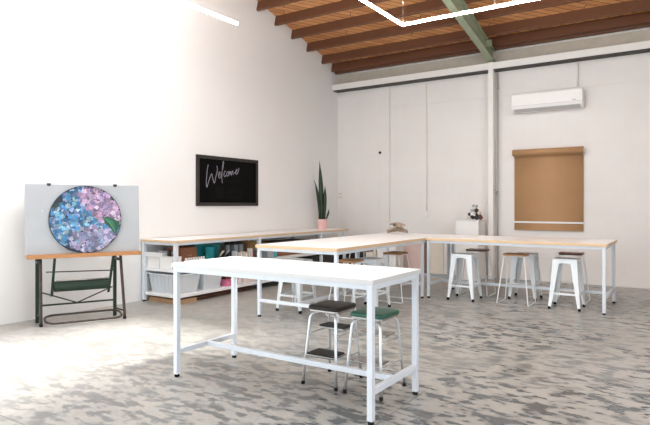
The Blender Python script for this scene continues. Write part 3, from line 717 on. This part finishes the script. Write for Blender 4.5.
# ------------------------------------------------------------------ back wall fittings
t = thing('air_conditioner', 'white split air conditioner high on the back wall', 'air conditioner', (4.405, -.004, 3.02))
w = .585
prof = [(0, .0), (-.13, 0), (-.20, .05), (-.215, .10), (-.215, .30), (-.19, .335), (0, .335)]
mb = MB(); n = len(prof)
mb.add([(-w, y, z) for y, z in prof] + [(w, y, z) for y, z in prof], [list(range(n)), list(range(n, 2 * n))[::-1]] + [(i, (i + 1) % n, n + (i + 1) % n, n + i) for i in range(n)])
mb.build('casing', M['ac_white'], t, bevel=.008)
MB().hexa([(-w + .04, -.128, -.004), (w - .04, -.128, -.004), (w - .04, -.122, .004), (-w + .04, -.122, .004)], [(-w + .04, -.203, .044), (w - .04, -.203, .044), (w - .04, -.193, .052), (-w + .04, -.193, .052)]).build('vane', M['ac_grey'], t)
MB().box(-w + .01, w - .01, -.218, -.214, .098, .103).build('panel_seam', M['ac_grey'], t)
MB().box(w - .16, w - .10, -.219, -.214, .12, .135).build('indicator', M['ac_grey'], t)
MB().tube([(w - .10, -.04, .335), (w - .10, -.04, .80)], .012, 8).build('pipe_cover', M['white_steel'], t)
t = thing('paper_roll', 'brown kraft paper roll hung on the back wall above the table', 'paper roll', (4.40, 0, .90))
w = .59
mb = MB(); nseg = 20
mb.tube([(-w, -.085, 1.40), (w, -.085, 1.40)], .058, 24); mb.build('roll', M['kraft'], t)
mb = MB()
P = [(-.143, 1.40), (-.142, 1.36), (-.10, 1.30), (-.032, 1.20), (-.022, 1.0), (-.022, .15), (-.024, .02), (-.036, .0)]
vs = [(x, y, z) for x in (-w + .012, w - .012) for y, z in P] + [(x, y + .002, z) for x in (-w + .012, w - .012) for y, z in P]; n = len(P)
P2 = [(-.139, 1.375), (-.11, 1.34), (-.045, 1.325), (-.024, 1.30), (-.022, 1.0), (-.022, .15), (-.024, .03), (-.034, .006)]
P = P2; vs = [(x, y, z) for x in (-w + .012, w - .012) for y, z in P] + [(x, y + .002, z) for x in (-w + .012, w - .012) for y, z in P]
fs = [(i, i + 1, n + i + 1, n + i) for i in range(n - 1)] + [(2 * n + i, 3 * n + i, 3 * n + i + 1, 2 * n + i + 1) for i in range(n - 1)]
fs += [(i, 2 * n + i, 2 * n + i + 1, i + 1) for i in range(n - 1)] + [(n + i, n + i + 1, 3 * n + i + 1, 3 * n + i) for i in range(n - 1)]
mb.add(vs, fs, True); mb.build('hanging_sheet', M['kraft'], t)
MB().box(-w + .005, w - .005, -.034, -.025, .132, .164).build('holding_bar', M['plastic_white'], t, bevel=.002)
for s in (-1, 1):
    MB().box(s * (w + .004) - .004, s * (w + .004) + .004, -.10, 0, 1.35, 1.43).build('bracket', M['white_steel'], t)
# cable with its switch box
t = thing('wall_cable', 'thin grey cable dropping to a small box on the back wall', 'cable', (2.106, 0, 1.13))
MB().tube([(0, -.012, .09), (0, -.012, 2.24), (.0, -.02, 2.26), (0, -.02, 2.66)], .006, 8).build('cable', M['cream_board'], t)
MB().box(-.03, .03, -.03, 0, 0, .10).build('switch_box', M['white_steel'], t, bevel=.004)
t = thing('water_pipe', 'thin grey pipe with a tap beside the white column', 'pipe', (3.525, 0, 0))
MB().tube([(0, -.04, 0), (0, -.04, 3.80)], .012, 10).build('pipe', M['ac_grey'], t)
MB().box(-.018, .018, -.06, 0, 3.5, 3.53).box(-.018, .018, -.06, 0, .6, .63).build('clip', M['ac_grey'], t)
MB().tube([(0, -.05, 1.60), (0, -.12, 1.60), (0, -.135, 1.585), (0, -.135, 1.55)], .012, 8).build('tap', M['chrome_dull'], t)
MB().box(-.035, .035, -.115, -.095, 1.63, 1.642).box(-.005, .005, -.11, -.10, 1.60, 1.63).build('tap_handle', M['chrome_dull'], t)
t = thing('wall_fixture', 'small black fixture on the shallow pilaster of the back wall', 'fixture', (1.075, -.046, 2.45))
MB().lathe([(.03, 0), (.03, .008), (.016, .012), (.022, .03), (.012, .036)], 16).xf(Matrix.Rotation(PI / 2, 4, 'X')).build('knob', M['black_item'], t)
t = thing('wall_bracket', 'small pale double bracket beside the room corner', 'bracket', (.075, 0, 1.52))
MB().box(-.04, .04, -.03, 0, .075, .09).box(-.04, .04, -.03, 0, 0, .015).build('arm', M['ac_grey'], t); MB().box(-.015, .015, -.012, 0, -.02, .11).build('plate', M['white_steel'], t)

# boards leaning on the back wall under the tables
t = tag(MB().box(1.42, 2.02, -.03, -.002, 0, .72).build('leaning_board', M['pink_board'], bevel=.002), 'pink board standing against the back wall under the table', 'board', 'boards against the back wall')
t = tag(MB().box(2.035, 2.10, -.05, -.002, 0, .72).build('leaning_board', M['brown_board'], bevel=.002), 'narrow brown board edge beside the pink board', 'board', 'boards against the back wall')
t = tag(MB().box(2.115, 2.46, -.03, -.002, 0, .72).build('leaning_board', M['cream_board'], bevel=.002), 'cream board standing right of the brown board edge', 'board', 'boards against the back wall')
carton('storage_box', 'white carton on the floor by the back wall behind the wire stools', 'box', (1.52, -.45, 0), (.40, .36, .55), M['white_box'], lid=M['plastic_white'])
carton('storage_box', 'beige carton on the floor beside the white one', 'box', (1.19, -.52, 0), (.22, .30, .50), M['cream_board'])

# plinth with ornament
t = thing('plinth', 'white display plinth beside the column behind the table', 'plinth', (3.14, -.42, 0))
MB().box(-.21, .21, -.20, .20, 0, 1.06).build('body', M['white_box'], t, bevel=.004); MB().box(-.215, .215, -.205, .205, 1.06, 1.08).build('top', M['plastic_white'], t, bevel=.003)
t = thing('ornament', 'small black-and-white ornament of angular pieces on the plinth', 'ornament', (3.225, -.44, 1.08))
random.seed(5)
def shard(c, r, mt, seed):
    random.seed(seed); bm = bmesh.new(); bmesh.ops.create_icosphere(bm, subdivisions=1, radius=r)
    for v in bm.verts: v.co *= .75 + .5 * random.random()
    vs = [tuple(v.co + Vector(c)) for v in bm.verts]; fs = [[v.index for v in f.verts] for f in bm.faces]; bm.free()
    MB().add(vs, fs).build('piece', mt, t)
for i, (c, r, mt) in enumerate((((-.085, 0, .035), .045, 'cream_item'), ((-.03, -.03, .04), .042, 'black_item'), ((.04, .0, .04), .044, 'black_item'), ((.10, .01, .036), .042, 'dark_wood'), ((-.09, 0, .10), .042, 'black_item'), ((-.03, -.01, .105), .05, 'paper_white'),
     ((.04, -.01, .10), .038, 'black_item'), ((.075, 0, .13), .036, 'cream_item'), ((-.05, 0, .165), .034, 'grey_item'), ((.03, 0, .165), .04, 'black_item'), ((-.01, 0, .205), .032, 'cream_item'), ((-.025, 0, .25), .024, 'grey_item'), ((.035, 0, .245), .026, 'grey_item'))):
    shard((c[0], c[1], max(c[2] * 1.04, r * 1.3)), r * 1.18, M[mt], i + 3)
# driftwood heap on the far end of the long table
t = thing('driftwood', 'tangle of bleached driftwood on the far end of the wood-edged table', 'driftwood', (2.38, -1.90, .878))
random.seed(11)
for i in range(9):
    a_ = i * PI / 9 + random.uniform(-.2, .2); L_ = .17 + .04 * random.random(); z = .018 + .016 * i
    p = [(-L_ * math.cos(a_), -L_ * .55 * math.sin(a_), z), (0, random.uniform(-.02, .02), z + .03 + .01 * (i % 2)), (L_ * math.cos(a_), L_ * .55 * math.sin(a_), z + .004)]
    MB().tube(p, .017, 8, r1=.011).build('branch', M['driftwood'], t)

# ------------------------------------------------------------------ drafting easel
ANG = math.radians(64.5)
t = thing('drafting_easel', 'green metal drafting easel with a pale grey board and pine ledge', 'easel', (.476, -6.974, 0), ANG)
W_ = .915; r = .017
for x in (.0, .895):                           # local x along the board, y backwards
    f1 = MB().tube([(x + (.0 if x < .4 else .0), -.0, .016), (x, .01, .08), (x - (0 if x < .4 else .03), .085, .72), (x - (0 if x < .4 else .03), .10, .765)], r, 10).build('front_leg', M['bronze_tube'], t)
    MB().lathe([(.018, 0), (.019, .004), (.019, .03), (.014, .034)], 12, (x, 0)).build('rubber_foot', M['black_rubber'], f1)
    xr = x - .022 if x < .4 else x - .065
    f2 = MB().box(xr - .019, xr + .019, .245, .280, .0, .76).build('rear_leg', M['dark_green'], t, bevel=.003)
    MB().box(xr - .016, xr + .016, .02, .262, .70, .725).build('side_bracket', M['dark_green'], t, bevel=.003)
    MB().tube([(x + (.0 if x < .4 else -.0), .015, .095), (xr, .26, .095)], .010, 8).build('side_rail', M['bronze_tube'], t)
loop = [(x, y, .034 + .14 * (y + .07)) for x, y in rrect(.045, .865, -.07, .235, .11, 6)]
MB().tube(loop, .0125, 10, True).build('foot_ring', M['bronze_tube'], t)
MB().box(.03, .82, .252, .268, .185, .205).build('rear_bar', M['dark_green'], t, bevel=.002)
MB().tube([(.03, .25, .345), (.40, .245, .20), (.80, .25, .36)], .008, 8).build('brace', M['dark_green'], t)
MB().tube([(.06, .16, .59), (.80, .16, .57)], .007, 8).build('cross_rod', M['bronze_tube'], t)
for x0, x1 in ((.15, .12), (.79, .735)):
    MB().hexa([(x1 - .014, .135, .31), (x1 + .014, .135, .31), (x1 + .014, .155, .31), (x1 - .014, .155, .31)], [(x0 - .014, .10, .78), (x0 + .014, .10, .78), (x0 + .014, .12, .78), (x0 - .014, .12, .78)]).build('lift_arm', M['dark_green'], t)
prof = [(.10 + .045 * math.cos(a_), .425 + .062 * math.sin(a_)) for a_ in [2 * PI * k / 20 for k in range(20)]]
mb = MB(); n = 20
mb.add([(.14, y, z) for y, z in prof] + [(.73, y, z) for y, z in prof], [list(range(n)), list(range(n, 2 * n))[::-1]])
mb.add([(.14, y, z) for y, z in prof] + [(.73, y, z) for y, z in prof], [(i, (i + 1) % n, n + (i + 1) % n, n + i) for i in range(n)], True)
mb.build('counterweight', M['dark_green'], t)
MB().tube([(.16, .06, .495), (.72, .06, .492)], .006, 8).build('counterweight_rod', M['chrome_dull'], t)
TILT = Matrix.Translation((0, .08, .80)) @ Matrix.Rotation(math.radians(-4), 4, 'X')
MB().box(-.155, 1.085, 0, .024, 0, .80).xf(TILT).build('drawing_board', M['board_grey'], t, bevel=.003)
MB().box(-.14, 1.09, -.005, .11, .757, .80).build('ledge', M['ledge_wood'], t, bevel=.004)
for x in (.09, .81):
    MB().box(x - .022, x + .022, -.006, .03, .79, .812).box(x - .016, x + .016, -.004, .004, .78, .80).xf(TILT).build('board_clip', M['black_item'], t, bevel=.002)
MB().lathe([(.008, 0), (.008, .012), (.003, .014)], 10).xf(TILT @ Matrix.Translation((.02, 0, .49)) @ Matrix.Rotation(PI / 2, 4, 'X')).build('push_pin', M['plastic_white'], t)
# round flower print leaning on the board
pt = thing('flower_print', 'round hydrangea print in blue and lilac leaning on the easel board', 'picture', (.476 + math.cos(ANG) * .477, -6.974 + math.sin(ANG) * .477, .80), ANG)
T2 = Matrix.Translation((0, .042, .0)) @ Matrix.Rotation(math.radians(-4), 4, 'X')
RR = .394
def disc(mb, r, y, n=64, z0=RR):
    mb.add([(r * math.cos(2 * PI * k / n), y, z0 + r * math.sin(2 * PI * k / n)) for k in range(n)], [list(range(n))])
mb = MB(); n = 64
ring = lambda r, y: [(r * math.cos(2 * PI * k / n), y, RR + r * math.sin(2 * PI * k / n)) for k in range(n)]
mb.add(ring(RR, .036) + ring(RR, .004) + ring(RR - .004, 0), [list(range(n))] + [(q * n + k, q * n + (k + 1) % n, (q + 1) * n + (k + 1) % n, (q + 1) * n + k) for q in range(2) for k in range(n)] + [list(range(2 * n, 3 * n))])
mb.xf(T2).build('canvas', paint('dark canvas edge', (.016, .03, .05), .6, .3), pt)
random.seed(21)
vs, fs, cols = [], [], []
def poly(pts, c):
    o = len(vs); vs.extend(pts); fs.append(list(range(o, o + len(pts)))); cols.append(c)
def zone(x, z):
    # blue head at left, lilac head upper right, lilac-blue head below
    if ((x - .08) / .27) ** 2 + ((z + .235) / .15) ** 2 < 1: return 'low'
    if x > .33 * (.35 - z) * .6 - .06 + .05 * math.sin(z * 20) and z > -.02 - .1 * (x): return 'lilac' if x + z * .75 > .10 else 'blue'
    return 'blue'
PAL = {'blue': [(.07, .28, .60), (.12, .40, .72), (.26, .58, .82), (.55, .76, .88), (.08, .34, .70), (.34, .45, .78)], 'lilac': [(.48, .32, .62), (.58, .42, .70), (.68, .50, .74), (.70, .42, .66), (.42, .34, .62), (.76, .62, .80)],
       'low': [(.40, .42, .72), (.52, .50, .76), (.30, .50, .74), (.60, .56, .78), (.46, .38, .68), (.66, .66, .84)]}
cand = []
while len(cand) < 900:
    x, z = random.uniform(-RR, RR), random.uniform(-RR, RR)
    if math.hypot(x, z) > RR - .022: continue
    cand.append((x, z))
for q, (x, z) in enumerate(cand):
    lx, lz = x - .30, z + .055
    zn = zone(x, z)
    if zn == 'blue' and x < -.24 and z > .12 and math.hypot(x, z) > RR - .075: continue
    c0 = random.choice(PAL[zn]); d = .22 + .68 * random.random() ** 1.3; a0 = random.random() * PI; R_ = random.uniform(.019, .030); y = -.0004 - .0000022 * q
    for k in range(4):
        a_ = a0 + k * PI / 2 + random.uniform(-.15, .15); s_ = random.uniform(.85, 1.12) * d; c = tuple(min(.92, v * s_) for v in c0)
        u = (math.cos(a_), math.sin(a_)); v_ = (-u[1], u[0]); pts = []
        for p, w in ((.0, .0), (.35, .40), (.75, .52), (1.08, .25), (1.08, -.25), (.75, -.52), (.35, -.40)):
            px, pz = x + (u[0] * p + v_[0] * w) * R_, z + (u[1] * p + v_[1] * w) * R_
            m_ = math.hypot(px, pz)
            if m_ > RR - .006: px, pz = px * (RR - .006) / m_, pz * (RR - .006) / m_
            pts.append((px, y - .0000008 * k, RR + pz))
        poly(pts, c)
    o_ = .004; poly([(x - o_, y - .000004, RR + z), (x, y - .000004, RR + z - o_), (x + o_, y - .000004, RR + z), (x, y - .000004, RR + z + o_)], tuple(v * .45 for v in c0))
def leafpoly(pts, y, c): poly([(a_, y, RR + b_) for a_, b_ in pts], c)
leafpoly([(.185, .015), (.23, .03), (.30, .0), (.372, -.035), (.362, -.10), (.33, -.165), (.305, -.17), (.27, -.115), (.21, -.06)], -.0035, (.012, .085, .045))
leafpoly([(.19, .010), (.235, .012), (.30, -.03), (.325, -.15), (.29, -.085), (.235, -.035)], -.0036, (.03, .16, .09))
leafpoly([(.19, .010), (.26, -.035), (.322, -.155), (.315, -.158), (.255, -.042)], -.0037, (.10, .28, .17))
leafpoly([(-.345, .115), (-.325, .17), (-.28, .205), (-.285, .15)], -.0034, (.02, .06, .05))
me = bpy.data.meshes.new('petals'); me.from_pydata([tuple(T2 @ Vector(p)) for p in vs], [], fs); me.materials.append(M['print'])
ca = me.color_attributes.new('print', 'FLOAT_COLOR', 'CORNER')
for p in me.polygons:
    for li in p.loop_indices: ca.data[li].color = (*cols[p.index], 1)
o = bpy.data.objects.new('petal_print', me); C.objects.link(o); o.parent = pt

# ------------------------------------------------------------------ light
wd = bpy.data.worlds.new('sky'); SC.world = wd; wd.use_nodes = True
bg = wd.node_tree.nodes['Background']; bg.inputs['Color'].default_value = (.84, .93, 1.0, 1); bg.inputs['Strength'].default_value = 3.9
def portal(loc, rot, sx_, sy_):
    l = bpy.data.lights.new('daylight_portal', 'AREA'); l.shape = 'RECTANGLE'; l.size = sx_; l.size_y = sy_; l.cycles.is_portal = True
    o = bpy.data.objects.new('daylight_portal', l); C.objects.link(o); o.location = loc; o.rotation_euler = rot
portal(((FX0 + FX1) / 2, RY - .1, FZ / 2), (PI / 2, 0, 0), FX1 - FX0, FZ)
portal((-.1, (LY0 + LY1) / 2, LZ / 2), (PI / 2, 0, -PI / 2), LY1 - LY0, LZ)
portal((RX + .1, (DY0 + DY1) / 2, DZ / 2), (PI / 2, 0, PI / 2), DY1 - DY0, DZ)
for a_, b_ in SUN_GAPX: portal(((a_ + b_) / 2, (SUN_GAPY0 + SUN_GAPY1) / 2, 6.35), (0, 0, 0), b_ - a_ + .4, SUN_GAPY1 - SUN_GAPY0 + .4)
sl = bpy.data.lights.new('sun', 'SUN'); sl.energy = 6.5; sl.angle = math.radians(7); sl.color = (1, .985, .96)
so = bpy.data.objects.new('sun', sl); C.objects.link(so)
d = Vector((-.6, -.21, -1)).normalized(); so.rotation_euler = d.to_track_quat('-Z', 'Y').to_euler(); so.location = (6, -4, 9)

# ------------------------------------------------------------------ camera
cd = bpy.data.cameras.new('camera'); co = bpy.data.objects.new('camera', cd); C.objects.link(co)
co.location = (6.538, -10.404, 1.365); co.rotation_euler = (PI / 2, 0, .584)
cd.sensor_fit = 'HORIZONTAL'; cd.sensor_width = 36; cd.lens = 556.452 / 650 * 36; cd.shift_y = (204.564 - 212.5) / 650
cd.clip_start = .05; cd.clip_end = 200
SC.camera = co
SC.view_settings.view_transform = 'Standard'; SC.view_settings.look = 'None'; SC.view_settings.gamma = 1; SC.view_settings.use_curve_mapping = False
SC.view_settings.exposure = 0.5
SC.cycles.use_denoising = True
SC.cycles.max_bounces = 10; SC.cycles.diffuse_bounces = 6; SC.cycles.sample_clamp_indirect = 8
